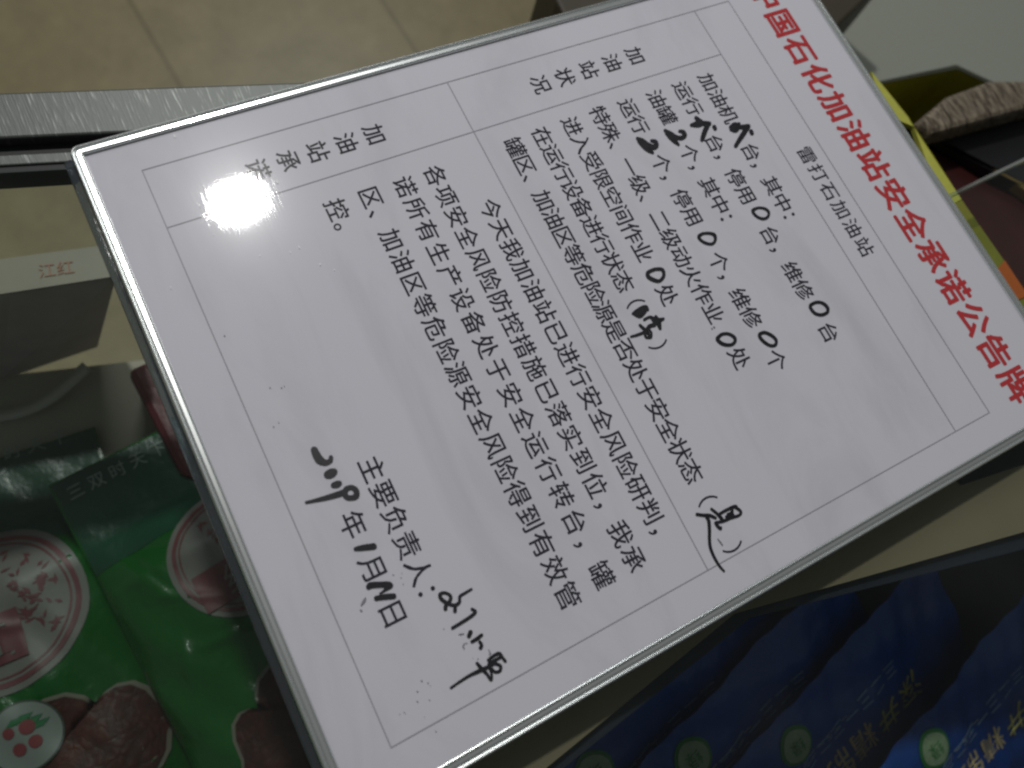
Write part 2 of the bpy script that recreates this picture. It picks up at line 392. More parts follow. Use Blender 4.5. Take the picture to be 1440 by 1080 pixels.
ROWS = [
 [('加油机', .134, P1), ('台，', .275, P1), ('其中：', .341, P1)],
 [('运行', .134, P1), ('台，', .240, P1), ('停用', .307, P1), ('台，', .416, P1), ('维修', .483, P1), ('台', .592, P1)],
 [('油罐', .134, P1), ('个，', .242, P1), ('其中：', .306, P1)],
 [('运行', .134, P1), ('个，', .242, P1), ('停用', .308, P1), ('个，', .424, P1), ('维修', .489, P1), ('个', .596, P1)],
 [('特殊、一级、二级动火作业', .131, P1), ('处', .570, P1)],
 [('进入受限空间作业', .134, P1), ('处', .440, P1)],
 [('在运行设备进行状态', .135, .0326), ('（', ink_u(895, 425, -.32), P1), ('）', ink_u(928, 485, .32), P1)],
 [('罐区、加油区等危险源是否处于安全状态', .138, .0321), ('（', ink_u(994, 703, -.32), P1), ('）', ink_u(1031, 771, .32), P1)]]
LINES = [(r, v) for r, v in zip(ROWS, V)]
LINES += [([('今天我加油站已进行安全风险研判，', .2195, .0348)], .576), ([('各项安全风险防控措施已落实到位，我承', .1415, .0358)], .6285), ([('诺所有生产设备处于安全运行转台，罐', .143, .0379)], .6775),
          ([('区、加油区等危险源安全风险得到有效管', .142, .0359)], .7305), ([('控。', .144, .0358)], .7825), ([('主要负责人：', .501, .0352)], .887), ([('年', .555, P1), ('月', .615, P1), ('日', .674, P1)], .9365)]
for r, v in LINES:
    k = Ink()
    for txt, u0, pit in r: k.row(txt, u0, v, pit, E1, off=BO * (.6 if txt in '（）' else 1))
    k.build('text_line', M_INK, paper)
for txt, v0, pit in (('加油站状况', .223, .045), ('加油站承诺', .683, .0438)):
    k = Ink()
    for i, ch in enumerate(txt): k.add(ch, .049, v0 + pit * i, E1, off=BO)
    k.build('column_heading', M_INK, paper)

# ---- handwriting: brush strokes traced as centre lines with a width
def spline(pts, n=7):
    if len(pts) < 3: n = 10
    out = []
    P = [pts[0]] + list(pts) + [pts[-1]]
    for i in range(1, len(P) - 2):
        p0, p1, p2, p3 = P[i - 1], P[i], P[i + 1], P[i + 2]
        for k in range(n):
            t = k / n
            out.append(tuple(0.5 * ((2 * b) + (-a + c) * t + (2 * a - 5 * b + 4 * c - d) * t * t + (-a + 3 * b - 3 * c + d) * t ** 3) for a, b, c, d in zip(p0, p1, p2, p3)))
    out.append(tuple(pts[-1])); return out
class Pen:
    def __init__(s): s.v, s.f, s.k = [], [], 0
    def stroke(s, pts, z0=0.00025, closed=False):
        """pts: (px, py, radius px) in the photograph"""
        pts = [(p[0], p[1], p[2]) for p in pts]
        if closed: pts = pts + [pts[0], pts[1]]
        for (x, y, r) in spline(pts):
            s.k += 1; z = z0 + s.k * 3e-8
            k = len(s.v); m = 14
            for i in range(m):
                a = 2 * math.pi * i / m
                rr = r * (1 + 0.06 * random.uniform(-1, 1))
                q = at(x + rr * math.cos(a), y + rr * math.sin(a), 0); q.z = z; s.v.append(q)
            s.f.append(tuple(reversed(range(k, k + m))))
    def build(s, name, mat, parent):
        o = mesh_obj(name, s.v, s.f, mat, parent); s.v, s.f = [], []; return o
def fig(): pen.build('handwritten_figure', M_MARKER, board)
def zs(ox, oy, sc, pts, rs=1.0):       # from an enlargement's own coordinates
    return [(ox + x / sc, oy + y / sc, r / sc * rs * .94) for x, y, r in pts]
pen = Pen()
# date 2019
a = (420, 600, 4.8)
pen.stroke(zs(*a, [(105, 158, 26), (122, 195, 30), (145, 228, 30), (180, 243, 22), (212, 232, 18), (218, 208, 16)]))
fig()
pen.stroke(zs(*a, [(195, 325, 28), (218, 316, 34), (240, 305, 24)])); pen.stroke(zs(*a, [(235, 396, 20), (258, 390, 25), (276, 382, 18)]))
fig()
pen.stroke(zs(*a, [(52, 512, 11), (150, 490, 17), (240, 466, 22), (300, 445, 22)]))
fig()
pen.stroke(zs(*a, [(318, 425, 20), (352, 410, 18), (386, 430, 21), (388, 468, 22), (350, 482, 20), (316, 468, 20)]), closed=True)
fig()
pen.stroke(zs(*a, [(384, 826, 15), (430, 818, 22), (505, 808, 24)]))
fig()
a = (470, 730, 6.75)
pen.stroke(zs(*a, [(325, 645, 26), (350, 628, 34), (440, 622, 32), (520, 624, 34), (525, 640, 28)])); pen.stroke(zs(*a, [(510, 650, 24), (460, 690, 12), (435, 705, 9)]))
fig()
pen.stroke(zs(*a, [(400, 752, 27), (480, 738, 31), (562, 732, 30)]))
fig()
# signature
a = (560, 780, 5.4)
pen.stroke(zs(*a, [(375, 372, 16), (325, 335, 16), (318, 300, 15), (355, 290, 13), (395, 312, 14), (392, 350, 15), (362, 385, 16), (358, 412, 16)]))
fig()
pen.stroke(zs(*a, [(365, 368, 15), (425, 384, 15), (462, 362, 14), (468, 318, 13), (505, 292, 12), (555, 262, 10)])); pen.stroke(zs(*a, [(432, 385, 15), (430, 428, 16)]))
fig()
pen.stroke(zs(*a, [(560, 414, 13), (584, 432, 14), (560, 462, 15), (480, 515, 15), (412, 556, 14)]))
fig()
pen.stroke(zs(*a, [(548, 588, 18), (536, 618, 17)])); pen.stroke(zs(*a, [(560, 660, 14), (600, 636, 16), (632, 610, 14)])); pen.stroke(zs(*a, [(618, 662, 13), (632, 685, 14), (624, 708, 15)]))
fig()
pen.stroke(zs(*a, [(684, 800, 13), (720, 770, 14), (765, 750, 15), (790, 780, 13), (812, 808, 13)]))
fig()
pen.stroke(zs(*a, [(690, 828, 16), (735, 800, 14), (770, 782, 14)])); pen.stroke(zs(*a, [(690, 832, 16), (735, 828, 14), (775, 845, 14), (770, 882, 14), (735, 890, 13), (712, 870, 13)]))
fig()
pen.stroke(zs(*a, [(598, 824, 13), (635, 868, 17), (672, 905, 14), (704, 950, 13), (708, 905, 11), (690, 850, 14)]))
fig()
pen.stroke(zs(*a, [(740, 820, 12), (690, 848, 16), (620, 880, 18), (540, 918, 14), (470, 962, 12), (400, 1010, 11)]))
fig()
# the two marked figures on the first lines
a = (960, 60, 5.143)
pen.stroke(zs(*a, [(345, 612, 14), (378, 600, 24), (408, 612, 18), (470, 608, 20)])); pen.stroke(zs(*a, [(352, 626, 18), (385, 632, 20), (405, 590, 14)])); pen.stroke(zs(*a, [(468, 612, 20), (430, 672, 20), (402, 715, 17), (382, 748, 15)])); pen.stroke(zs(*a, [(492, 642, 15), (500, 658, 15)]))
fig()
pen.stroke(zs(*a, [(62, 598, 13), (110, 590, 26), (140, 585, 20), (190, 588, 18)])); pen.stroke(zs(*a, [(95, 545, 14), (125, 575, 22)])); pen.stroke(zs(*a, [(182, 590, 20), (160, 640, 20), (145, 685, 18), (138, 705, 14)])); pen.stroke(zs(*a, [(226, 610, 15), (234, 625, 14)]))
fig()
# twos
a = (870, 170, 10.286)
pen.stroke(zs(*a, [(880, 152, 24), (930, 165, 32), (952, 215, 34), (905, 250, 36), (830, 240, 34), (740, 190, 40), (668, 142, 24)])); pen.stroke(zs(*a, [(690, 175, 30), (760, 245, 44), (820, 305, 34), (865, 350, 18)]))
fig()
pen.stroke(zs(*a, [(470, 290, 22), (525, 305, 34), (542, 360, 38), (500, 385, 40), (400, 345, 44), (330, 290, 40), (265, 255, 22)])); pen.stroke(zs(*a, [(290, 290, 30), (370, 365, 48), (440, 425, 40), (492, 466, 20)]))
fig()
# noughts
a = (960, 270, 9.0)
pen.stroke(zs(*a, [(885, 235, 22), (950, 203, 17), (1040, 215, 19), (1088, 265, 18), (1065, 325, 20), (1000, 340, 20), (920, 300, 18)]), closed=True)
fig()
pen.stroke(zs(*a, [(205, 560, 24), (250, 530, 20), (340, 525, 20), (400, 550, 24), (408, 615, 20), (365, 660, 20), (280, 645, 20), (215, 600, 20)]), closed=True)
fig()
a = (1060, 400, 12.0)
pen.stroke(zs(*a, [(955, 350, 30), (1040, 305, 28), (1150, 315, 28), (1235, 390, 30), (1235, 470, 30), (1140, 515, 30), (1030, 490, 28), (960, 410, 28)]), closed=True)
fig()
pen.stroke(zs(*a, [(95, 840, 30), (170, 812, 30), (290, 860, 30), (370, 940, 28), (360, 1020, 30), (280, 1035, 28), (180, 980, 30), (105, 900, 30)]), closed=True)
fig()
a = (860, 360, 7.2)
pen.stroke(zs(*a, [(365, 170, 20), (430, 138, 19), (510, 140, 19), (526, 200, 19), (490, 250, 19), (440, 250, 21), (375, 215, 23)]), closed=True)
fig()
pen.stroke(zs(*a, [(1068, 840, 20), (1110, 796, 18), (1180, 790, 17), (1240, 825, 18), (1245, 870, 18), (1200, 902, 18), (1120, 890, 20)]), closed=True)
fig()
# "normal"
pen.stroke(zs(*a, [(215, 585, 15), (250, 560, 20), (300, 530, 22), (345, 515, 18), (365, 545, 15)])); pen.stroke(zs(*a, [(235, 590, 20), (285, 612, 20), (330, 575, 18), (350, 540, 16)])); pen.stroke(zs(*a, [(270, 580, 22), (320, 560, 20)]))
fig()
pen.stroke(zs(*a, [(330, 645, 15), (385, 620, 16), (430, 640, 22), (480, 650, 24), (522, 638, 15)])); pen.stroke(zs(*a, [(445, 615, 16), (470, 670, 30), (490, 735, 16)])); pen.stroke(zs(*a, [(400, 620, 14), (440, 680, 22)]))
fig()
pen.stroke(zs(*a, [(285, 702, 15), (330, 745, 18), (370, 790, 15), (395, 825, 15), (400, 780, 13), (375, 745, 14)])); pen.stroke(zs(*a, [(195, 818, 12), (260, 800, 16), (330, 770, 17), (380, 715, 22), (430, 700, 22)])); pen.stroke(zs(*a, [(335, 790, 15), (350, 825, 14), (395, 828, 13)]))
fig()
# "yes"
a = (950, 690, 9.0)
pen.stroke(zs(*a, [(268, 300, 22), (340, 310, 22), (430, 315, 24), (500, 345, 20)])); pen.stroke(zs(*a, [(385, 335, 18), (415, 380, 24), (425, 500, 24), (425, 620, 23), (440, 730, 22), (490, 850, 20), (550, 950, 18), (610, 1018, 14)]))
fig()
pen.stroke(zs(*a, [(450, 232, 18), (520, 290, 20), (575, 350, 24), (590, 385, 20)])); pen.stroke(zs(*a, [(560, 290, 20), (650, 240, 22), (745, 200, 24), (765, 215, 22)])); pen.stroke(zs(*a, [(760, 215, 20), (810, 250, 20), (822, 290, 18), (780, 320, 20), (690, 345, 24), (600, 385, 22), (505, 405, 20)]))
fig()
pen.stroke(zs(*a, [(660, 300, 22), (700, 290, 28), (715, 250, 18)])); pen.stroke(zs(*a, [(640, 330, 20), (720, 310, 24)])); pen.stroke(zs(*a, [(500, 408, 18), (530, 450, 22), (565, 482, 20), (572, 462, 12)]))
fig()
# smears, dots and dust on the cover
sm = Pen()
for (x, y, r) in [(553, 808, .9), (564, 812, .7), (567, 821, .7), (565, 806, .6), (624, 884, .7), (648, 892, .9), (656, 904, 1.0), (651, 908, .8), (688, 920, .8), (672, 926, .8), (665, 925, .5),
                  (593, 957, 1.1), (602, 960, .9), (587, 972, 1.0), (604, 984, .8), (587, 986, 1.0), (568, 1001, .7), (562, 1004, .6), (613, 1028, .8), (597, 1008, .5), (570, 1003, .5), (605, 964, .5),
                  (316, 472, 1.0), (380, 545, .9), (396, 545, .9), (400, 543, .7), (385, 600, .8), (392, 594, .7), (508, 858, 1.5), (545, 678, .5), (1001, 462, 1.0), (1004, 460, 1.2)]:
    sm.stroke([(x - r * .7, y, r * .75), (x + r * .5, y + r * .6, r * .7)], 0.0003); sm.build('ink_smear', M_SMEAR, board)
for st_ in ([(508, 851, 1.0), (512, 845, 2.0), (514, 841, 1.0)], zs(950, 690, 9.0, [(530, 610, 6), (565, 655, 9), (590, 690, 7)]), zs(560, 780, 5.4, [(685, 720, 3), (700, 750, 5)]),
            [(653, 905, .9), (651, 909, .9), (653, 912, .6)], [(645, 892, .6), (652, 891, .8)]):
    sm.stroke(st_, 0.0003); sm.build('ink_smear', M_SMEAR, board)
du = Pen()
for (x, y, r) in [(245, 192, 1.4), (389, 256, 1.6), (280, 290, 1.0), (365, 360, .9), (420, 348, 1.2), (408, 355, .8), (240, 405, 1.0), (450, 372, 1.0), (300, 330, .7), (470, 380, .7)]:
    du.stroke([(x, y - r * .8, r * .6), (x + r, y + r, r * .5)], 0.0003); du.build('dust_speck', M_DUST, board)

# ------------------------------------------------------------------ goods on the shelf
# carton with a pale lid
zc = -0.100
carton = root('carton', at(85, 420, ZS), 'small grey carton with pale lid and red lettering left of the board', 'carton')
topc = [at(-260, 400, zc), at(150, 345, zc), at(162, 389, zc), at(14, 412, zc), at(-240, 450, zc)]
botc = [at(-230, 470, ZS + .0005), at(125, 425, ZS + .0005), at(137, 488, ZS + .0005), at(0, 535, ZS + .0005), at(-225, 610, ZS + .0005)]
prism('box_body', [p - Vector((0, 0, .0012)) for p in topc], 0, simple('grey_card', (0.44, 0.38, 0.36), 0.6, vary=.2), carton, bottom=botc)
prism('lid', [p + Vector((0, 0, .0004)) for p in topc], zc - .001, simple('pale_card', (0.24, 0.225, 0.165), 0.5), carton)
def flat_text(name, text, px, py, ang, em, z, mat, parent, off=0.0):
    """letters lying flat at height z; ang = reading direction in the photograph"""
    o = at(px, py, z); r = (at(px + 10 * math.cos(ang), py + 10 * math.sin(ang), z) - o).normalized(); dn = Vector((r.y, -r.x, 0))
    vs_, fs = [], []; n = len(text)
    for i, ch in enumerate(text):
        gv, gf = glyph(ch); k = len(vs_)
        for p in gv: vs_.append(o + r * (((i - (n - 1) / 2) + p.x - .5) * em) - dn * ((p.y - .38) * em))
        fs += [tuple(j + k for j in f) for f in gf]
    return mesh_obj(name, vs_, fs, mat, parent)
flat_text('red_lettering', '江红', 79, 378, -0.14, 0.0072, zc + .0008, simple('red_ink', (0.33, 0.17, 0.10), 0.6), carton, 0.0)

# a soft-sided bag: pillow surface with printing that follows it
class Bag:
    def __init__(s, name, corner_px, dirpx, width, length, z, thick, label, mirror=False, seed=0, tilt=(0, 0)):
        s.o = at(*corner_px, z); e = at(corner_px[0] + dirpx[0] * 60, corner_px[1] + dirpx[1] * 60, z)
        s.r = (e - s.o).normalized(); s.d = Vector((s.r.y, -s.r.x, 0)); s.w, s.l, s.t, s.z, s.tilt = width, length, thick, z, tilt
        s.mirror = mirror; s.seed = seed; s.creases = []
        rc = random.Random(seed * 7 + 1)
        for k in range(26):
            a0, b0, an, ln = rc.uniform(.01, width - .01), rc.choice([rc.uniform(.03, .10), rc.uniform(.05, length)]), rc.uniform(-.5, 1.9), rc.uniform(.02, .055)
            s.creases.append((a0, b0, a0 + ln * math.cos(an), b0 + ln * math.sin(an), rc.uniform(.0006, .0016) * rc.choice((1, 1, -1)), rc.uniform(.0018, .0035)))
        if mirror: s.o = s.o - s.r * width
        s.root = root(name, s.pt(.5 * width, .5 * length, -thick), label, 'food bag', 'green food bags in the counter')
    def h(s, a, b):
        x, y = 2 * a / s.w - 1, 2 * b / s.l - 1
        q = max(0, 1 - abs(x) ** 3.2) ** .55 * max(0, 1 - abs(y) ** 5) ** .6
        seal = min(1, max(0, (b - .035) / .03))
        se = s.seed
        wr = .0016 * math.sin(70 * a + 25 * b + se) * math.sin(33 * b + 2 * se) + .0014 * math.sin(120 * b + 60 * a + 3 * se) * math.cos(40 * a - se) + .0008 * math.sin(260 * a - 140 * b + se)
        cr = 0
        for (a0, b0, a1, b1, am, wd) in s.creases:
            dx, dy = a1 - a0, b1 - b0; L2 = dx * dx + dy * dy
            t = ((a - a0) * dx + (b - b0) * dy) / L2
            if -.3 < t < 1.3:
                n_ = ((a - a0) * dy - (b - b0) * dx) / math.sqrt(L2)
                cr += am * math.exp(-(n_ / wd) ** 2) * max(0, 1 - abs(2 * t - 1) ** 3)
        return s.t * q * (.12 + .88 * seal) + wr * (.35 + .65 * seal) + cr
    def pt(s, a, b, dz=0.0):
        p = s.o + s.r * a + s.d * b
        p.z = s.z - s.t + s.h(a, b) + dz + s.tilt[0] * a + s.tilt[1] * b
        return p
    def local(s, px, py):
        p = at(px, py, s.z); 
        for _ in range(3):
            v = p - s.o; a, b = v.dot(s.r), v.dot(s.d); p = at(px, py, s.pt(min(max(a, 0), s.w), min(max(b, 0), s.l)).z)
        v = p - s.o; return v.dot(s.r), v.dot(s.d)
    def patch(s, name, fn, nu, nv, mat, parent=None, dz=0.0):
        vs_, fs = [], []
        for j in range(nv + 1):
            for i in range(nu + 1):
                a, b = fn(i / nu, j / nv); vs_.append(s.pt(a, b, dz))
        for j in range(nv):
            for i in range(nu):
                k = j * (nu + 1) + i; fs.append((k, k + nu + 1, k + nu + 2, k + 1))
        return mesh_obj(name, vs_, fs, mat, parent or s.root, True)
    def disc(s, name, ca, cb, r0, r1, mat, parent=None, dz=.0006, n=48):
        return s.patch(name, lambda i, j: (ca + (r0 + (r1 - r0) * j) * math.cos(2 * math.pi * i), cb - (r0 + (r1 - r0) * j) * math.sin(2 * math.pi * i)), n, 8, mat, parent, dz)
    def poly(s, name, outline, ca, cb, mat, parent=None, dz=.0006, k0=0.0):
        n = len(outline)
        def fn(i, j):
            x, y = outline[int(round(i * n)) % n]; t = k0 + (1 - k0) * j
            return ca + x * t, cb + y * t
        return s.patch(name, fn, n, 10, mat, parent, dz)
    def text(s, name, text, ca, cb, em, mat, parent=None, rot=0.0, dz=.0007, off=0.0, pitch=None):
        vs_, fs = [], []; n = len(text); pitch = pitch or em
        c, sn = math.cos(rot), math.sin(rot)
        for i, ch in enumerate(text):
            gv, gf = glyph(ch); k = len(vs_)
            for p in gv:
                x, y = (i - (n - 1) / 2) * pitch + (p.x - .5) * em, -(p.y - .38) * em
                vs_.append(s.pt(ca + x * c - y * sn, cb + x * sn + y * c, dz))
            fs += [tuple(reversed([j + k for j in f])) for f in gf]
        return mesh_obj(name, vs_, fs, mat, parent or s.root)
    def shape(s):
        b = s.patch('pouch', lambda i, j: (i * s.w, j * s.l), 110, 160, M_BAG)
        return b
M_BAG = simple('green_film', (0.006, 0.088, 0.011), 0.24, vary=.35, scale=14, bump=.5, bscale=90)
M_BAGTOP = simple('dark_green_film', (0.010, 0.055, 0.030), 0.32, vary=.25, scale=20, bump=.4, bscale=120)
M_EMB = simple('emblem_cream', (0.150, 0.142, 0.130), 0.5, vary=.1)
M_EMBRED = simple('emblem_red', (0.125, 0.036, 0.040), 0.5, vary=.2)
M_WINRIM = simple('window_border', (0.16, 0.15, 0.115), 0.35)
M_PALE = simple('pale_print', (0.25, 0.32, 0.28), 0.4)
def contents_material():
    m, nt, p = new_mat('dried_fruit')
    p.inputs['Roughness'].default_value = 0.5; p.inputs['Specular IOR Level'].default_value = 0.25
    tc = N(nt, 'ShaderNodeTexCoord')
    v = N(nt, 'ShaderNodeTexVoronoi'); v.inputs['Scale'].default_value = 230
    n = N(nt, 'ShaderNodeTexNoise'); n.inputs['Scale'].default_value = 40; n.inputs['Detail'].default_value = 6
    nt.links.new(tc.outputs['Object'], n.inputs['Vector'])
    ad = N(nt, 'ShaderNodeMix', data_type='VECTOR'); ad.inputs[0].default_value = .03
    nt.links.new(tc.outputs['Object'], ad.inputs[4]); nt.links.new(n.outputs['Color'], ad.inputs[5])
    nt.links.new(ad.outputs[1], v.inputs['Vector'])
    cr = N(nt, 'ShaderNodeValToRGB')
    e = cr.color_ramp.elements; e[0].position = 0; e[0].color = (0.080, 0.030, 0.020, 1); e[1].position = .75; e[1].color = (0.045, 0.017, 0.013, 1)
    x = cr.color_ramp.elements.new(.35); x.color = (0.062, 0.019, 0.014, 1)
    nt.links.new(v.outputs['Distance'], cr.inputs[0])
    mx = N(nt, 'ShaderNodeMix', data_type='RGBA', blend_type='OVERLAY'); mx.inputs[0].default_value = .8
    nt.links.new(cr.outputs[0], mx.inputs[6]); nt.links.new(n.outputs['Fac'], mx.inputs[7]); nt.links.new(mx.outputs[2], p.inputs['Base Color'])
    b = N(nt, 'ShaderNodeBump'); b.inputs['Strength'].default_value = .3; b.inputs['Distance'].default_value = .0015; b.invert = True
    nt.links.new(v.outputs['Distance'], b.inputs['Height']); nt.links.new(b.outputs['Normal'], p.inputs['Normal'])
    return m
M_CONT = contents_material()
def cartouche(hl, hh, rot):
    q = [(1.0, 0), (.90, .05), (.83, .16), (.79, .34), (.72, .46), (.62, .50), (.53, .47), (.47, .40), (.42, .52), (.33, .62), (.20, .65), (.08, .62)]
    pts = q + [(-x, y) for x, y in reversed(q)] + [(-x, -y) for x, y in q[1:]] + [(x, -y) for x, y in list(reversed(q))[:-1]]
    c, s_ = math.cos(rot), math.sin(rot)
    return [((x * hl) * c + (y * hh) * s_, (x * hl) * s_ - (y * hh) * c) for x, y in pts]
def dress(bag, title, logo_px, logo_r, win_px, hl, hh, wrot, cherries):
    bag.shape()
    top = bag.patch('header_strip', lambda i, j: (.0015 + i * (bag.w - .003), .0012 + j * .05), 40, 16, M_BAGTOP, None, .0004)
    bag.text('header_text', title, *cherries['head'], cherries['em'], M_PALE, top, 0.0, .001, 0.0, cherries['em'] * 1.25)
    la, lb = bag.local(*logo_px)
    em = bag.disc('emblem', la, lb, 0, logo_r, M_EMB)
    bag.disc('emblem_ring', la, lb, logo_r * .86, logo_r * .92, M_EMBRED, em, .0009)
    bag.disc('emblem_inner_ring', la, lb, logo_r * .80, logo_r * .825, M_EMBRED, em, .0009)
    rnd = random.Random(bag.seed + 3); vs_, fs = [], []
    for k in range(70):                                   # a spray of little leaves round the upper right of the emblem
        an = rnd.uniform(-.75, 2.2); rr = logo_r * rnd.uniform(.3, .74); x, y = la + rr * math.cos(an), lb - rr * math.sin(an)
        ta = rnd.uniform(0, math.pi); ln, wd = logo_r * rnd.uniform(.04, .075), logo_r * rnd.uniform(.016, .03)
        k0 = len(vs_)
        for (p_, q_) in ((ln, 0), (.2 * ln, wd), (-ln, 0), (.2 * ln, -wd)):
            vs_.append(bag.pt(x + p_ * math.cos(ta) - q_ * math.sin(ta), y + p_ * math.sin(ta) + q_ * math.cos(ta), .0009 + k * 2e-7))
        fs.append((k0 + 3, k0 + 2, k0 + 1, k0))
    mesh_obj('emblem_leaves', vs_, fs, M_EMBRED, em)
    bag.patch('emblem_panel', lambda i, j: (la - .26 * logo_r + (i - .5) * logo_r * 1.0, lb + .36 * logo_r + (j - .5) * .58 * logo_r), 14, 14, M_EMBRED, em, .0016)
    bag.text('emblem_letter', '红', la - .12 * logo_r, lb + .38 * logo_r, logo_r * .5, M_EMB, em, 0, .0022)
    wa, wb = bag.local(*win_px)
    ol = cartouche(hl, hh, wrot)
    bag.poly('window_border', ol, wa, wb, M_WINRIM, None, .0016)
    bag.poly('window', [(x * .965, y * .94) for x, y in ol], wa, wb, M_CONT, None, .0022)
bag1 = Bag('food_bag', (113, 582), (.95, -.31), .158, .25, -.172, .024, 'green food bag at the left picture edge, partly covered by its neighbour', mirror=True, seed=1)
dress(bag1, '三双时天下', (-10, 857), .0385, (50, 1090), .066, .044, -0.02, {'head': (bag1.local(24, 634)[0] - .002, bag1.local(30, 632)[1]), 'em': .0088})
la, lb = bag1.local(38, 1035)
bd = bag1.disc('fruit_badge', la, lb, 0, .0142, simple('badge_white', (.21, .225, .21), .4), None, .0032)
bag1.disc('badge_edge', la, lb, .0142, .0151, simple('badge_edge', (.05, .06, .05), .4), bd, .0031)
for (x, y, r, nm) in ((-22, -4, 6, 'cherry'), (4, -14, 8, 'cherry'), (16, 6, 7, 'cherry'), (-6, 18, 7, 'cherry')):
    a_, b_ = bag1.local(38 + x, 1035 + y); bag1.disc('cherry', a_, b_, 0, r / 2600, simple('cherry_red', (.20, .045, .05), .4), bd, .0037, 20)
for (x, y) in ((-14, -20), (-2, -26), (12, -24), (22, -19)):
    a_, b_ = bag1.local(38 + x, 1035 + y); bag1.poly('badge_leaf', [(.0042, -.001), (.001, .0014), (-.004, .0014), (-.001, -.0014)], a_, b_, simple('leaf_green', (.03, .14, .06), .4), bd, .0036)
bag2 = Bag('food_bag', (40, 668), (.90, -.44), .168, .25, -.150, .026, 'green food bag lying over its neighbour and half under the board', seed=5)
dress(bag2, '三双时天下', (333, 770), .0312, (462, 990), .050, .048, -0.18, {'head': (bag2.local(165, 660)[0], bag2.local(160, 664)[1]), 'em': .0082})

# dark red packet beside the board
rp = root('red_packet', at(235, 580, ZS), 'dark red packet on the shelf at the left edge of the board', 'packet')
tp = [at(176, 519, -.17), at(240, 492, -.17), at(340, 700, -.17), at(252, 668, -.17)]
prism('wrapper', tp, ZS + .0005, simple('dark_red_film', (.085, .010, .014), .45, vary=.4, scale=30, bump=.25), rp, bev=.004)
sp = [at(225, 556, -.1692), at(262, 545, -.1692), at(275, 580, -.1692), at(232, 577, -.1692)]
mesh_obj('red_patch', sp, [(3, 2, 1, 0)], simple('bright_red_film', (.50, .03, .02), .35, vary=.4, scale=80), rp)

# pale strip of plastic lying in the shade
def ribbon(name, pts, w, mat, parent=None):
    vs_, fs = [], []
    P = [Vector(p) for p in spline([tuple(p) for p in pts], 8)]
    for i, p in enumerate(P):
        d = (P[min(i + 1, len(P) - 1)] - P[max(i - 1, 0)]).normalized(); n = d.cross(Vector((0, 0, 1))).normalized() * w / 2
        vs_ += [p + n, p - n, p - n - Vector((0, 0, .0006)), p + n - Vector((0, 0, .0006))]
    for i in range(len(P) - 1):
        for k in range(4): fs.append((i * 4 + k, i * 4 + 4 + k, i * 4 + 4 + (k + 1) % 4, i * 4 + (k + 1) % 4))
    fs += [(0, 1, 2, 3), tuple(reversed([len(vs_) - 4 + k for k in range(4)]))]
    return mesh_obj(name, vs_, fs, mat, parent, True)
st = ribbon('plastic_strip', [at(-30, 588, ZS + .004), at(30, 578, ZS + .006), at(75, 556, ZS + .010), at(122, 515, ZS + .014)], .0065, simple('cloudy_plastic', (.48, .46, .40), .35))
tag(st, 'curved cloudy plastic strip in the shade below the grey carton', 'plastic strip')

# ------------------------------------------------------------------ black tray with blue packets, lower right
M_BLACK = simple('black_card', (.010, .010, .012), .5, vary=.3)
tray = root('black_tray', at(1200, 960, ZS), 'black display tray holding the row of blue packets', 'tray')
ZR = -.0175
zt_ = -.0145
cp = prism('cream_panel', [at(x, y, zt_) for x, y in ((600, 1150), (690, 1144), (1033, 863), (1440, 748), (2300, 504), (2300, 400), (1440, 600), (1300, 560), (900, 760), (560, 1060))][::-1], -.0172, simple('tan_laminate', (.235, .185, .118), .5, vary=.12, scale=30))
tag(cp, 'cream panel under the glass between the board and the black tray', 'panel')
ol = [at(690, 1146, ZR), at(1033, 863, ZR), at(1440, 748, ZR), at(2300, 504, ZR), at(2300, 1500, ZR), at(690, 1500, ZR)]
cen = sum(ol, Vector()) / len(ol)
inn = [p + (cen - p).normalized() * .006 for p in ol]
n = len(ol); vs_ = ol + inn + [Vector((p.x, p.y, ZS + .0005)) for p in ol] + [Vector((p.x, p.y, ZS + .003)) for p in inn]
fs = []
for i in range(n):
    j = (i + 1) % n
    fs += [(i, j, n + j, n + i), (i, 2 * n + i, 2 * n + j, j), (n + i, n + j, 3 * n + j, 3 * n + i)]
fs += [tuple(range(3 * n, 4 * n)), tuple(reversed(range(2 * n, 3 * n)))]
tr = mesh_obj('tray_shell', vs_, fs, simple('dark_navy_card', (.014, .018, .032), .5), tray)
bm = bmesh.new(); bm.from_mesh(tr.data); bmesh.ops.recalc_face_normals(bm, faces=bm.faces); bm.to_mesh(tr.data); bm.free()

M_BLUE = simple('blue_film', (.007, .072, .37), .28, vary=.35, scale=22, bump=.35, bscale=130)
M_YEL = simple('yellow_print', (.80, .72, .24), .4); M_ORG = simple('orange_print', (.78, .58, .32), .4); M_WHT = simple('white_print', (.55, .58, .55), .4)
M_PBL = simple('pale_blue_print', (.30, .46, .72), .4)
M_SEALG = simple('green_seal', (.03, .22, .05), .4); M_SEALI = simple('seal_face', (.34, .44, .28), .4, vary=.3, scale=500)
Lx = at(1303, 903, -.16) - at(1199, 1024, -.16); Lx.z = 0; Lx.normalize(); Pp = Vector((Lx.y, -Lx.x, 0))
_d = ray(1210, 1030).normalized()
TILT = max((k for k in range(10, 75)), key=lambda k: -abs(abs((Pp * math.sin(math.radians(k)) + Vector((0, 0, math.cos(math.radians(k))))).dot(_d)) - .56))
TILT = math.radians(TILT); print('TILT', math.degrees(TILT), Lx)
Bx = (Pp * math.cos(TILT) - Vector((0, 0, 1)) * math.sin(TILT)).normalized()       # down the slope, away from the board
Nz = Lx.cross(Bx); Nz = Nz if Nz.z > 0 else -Nz
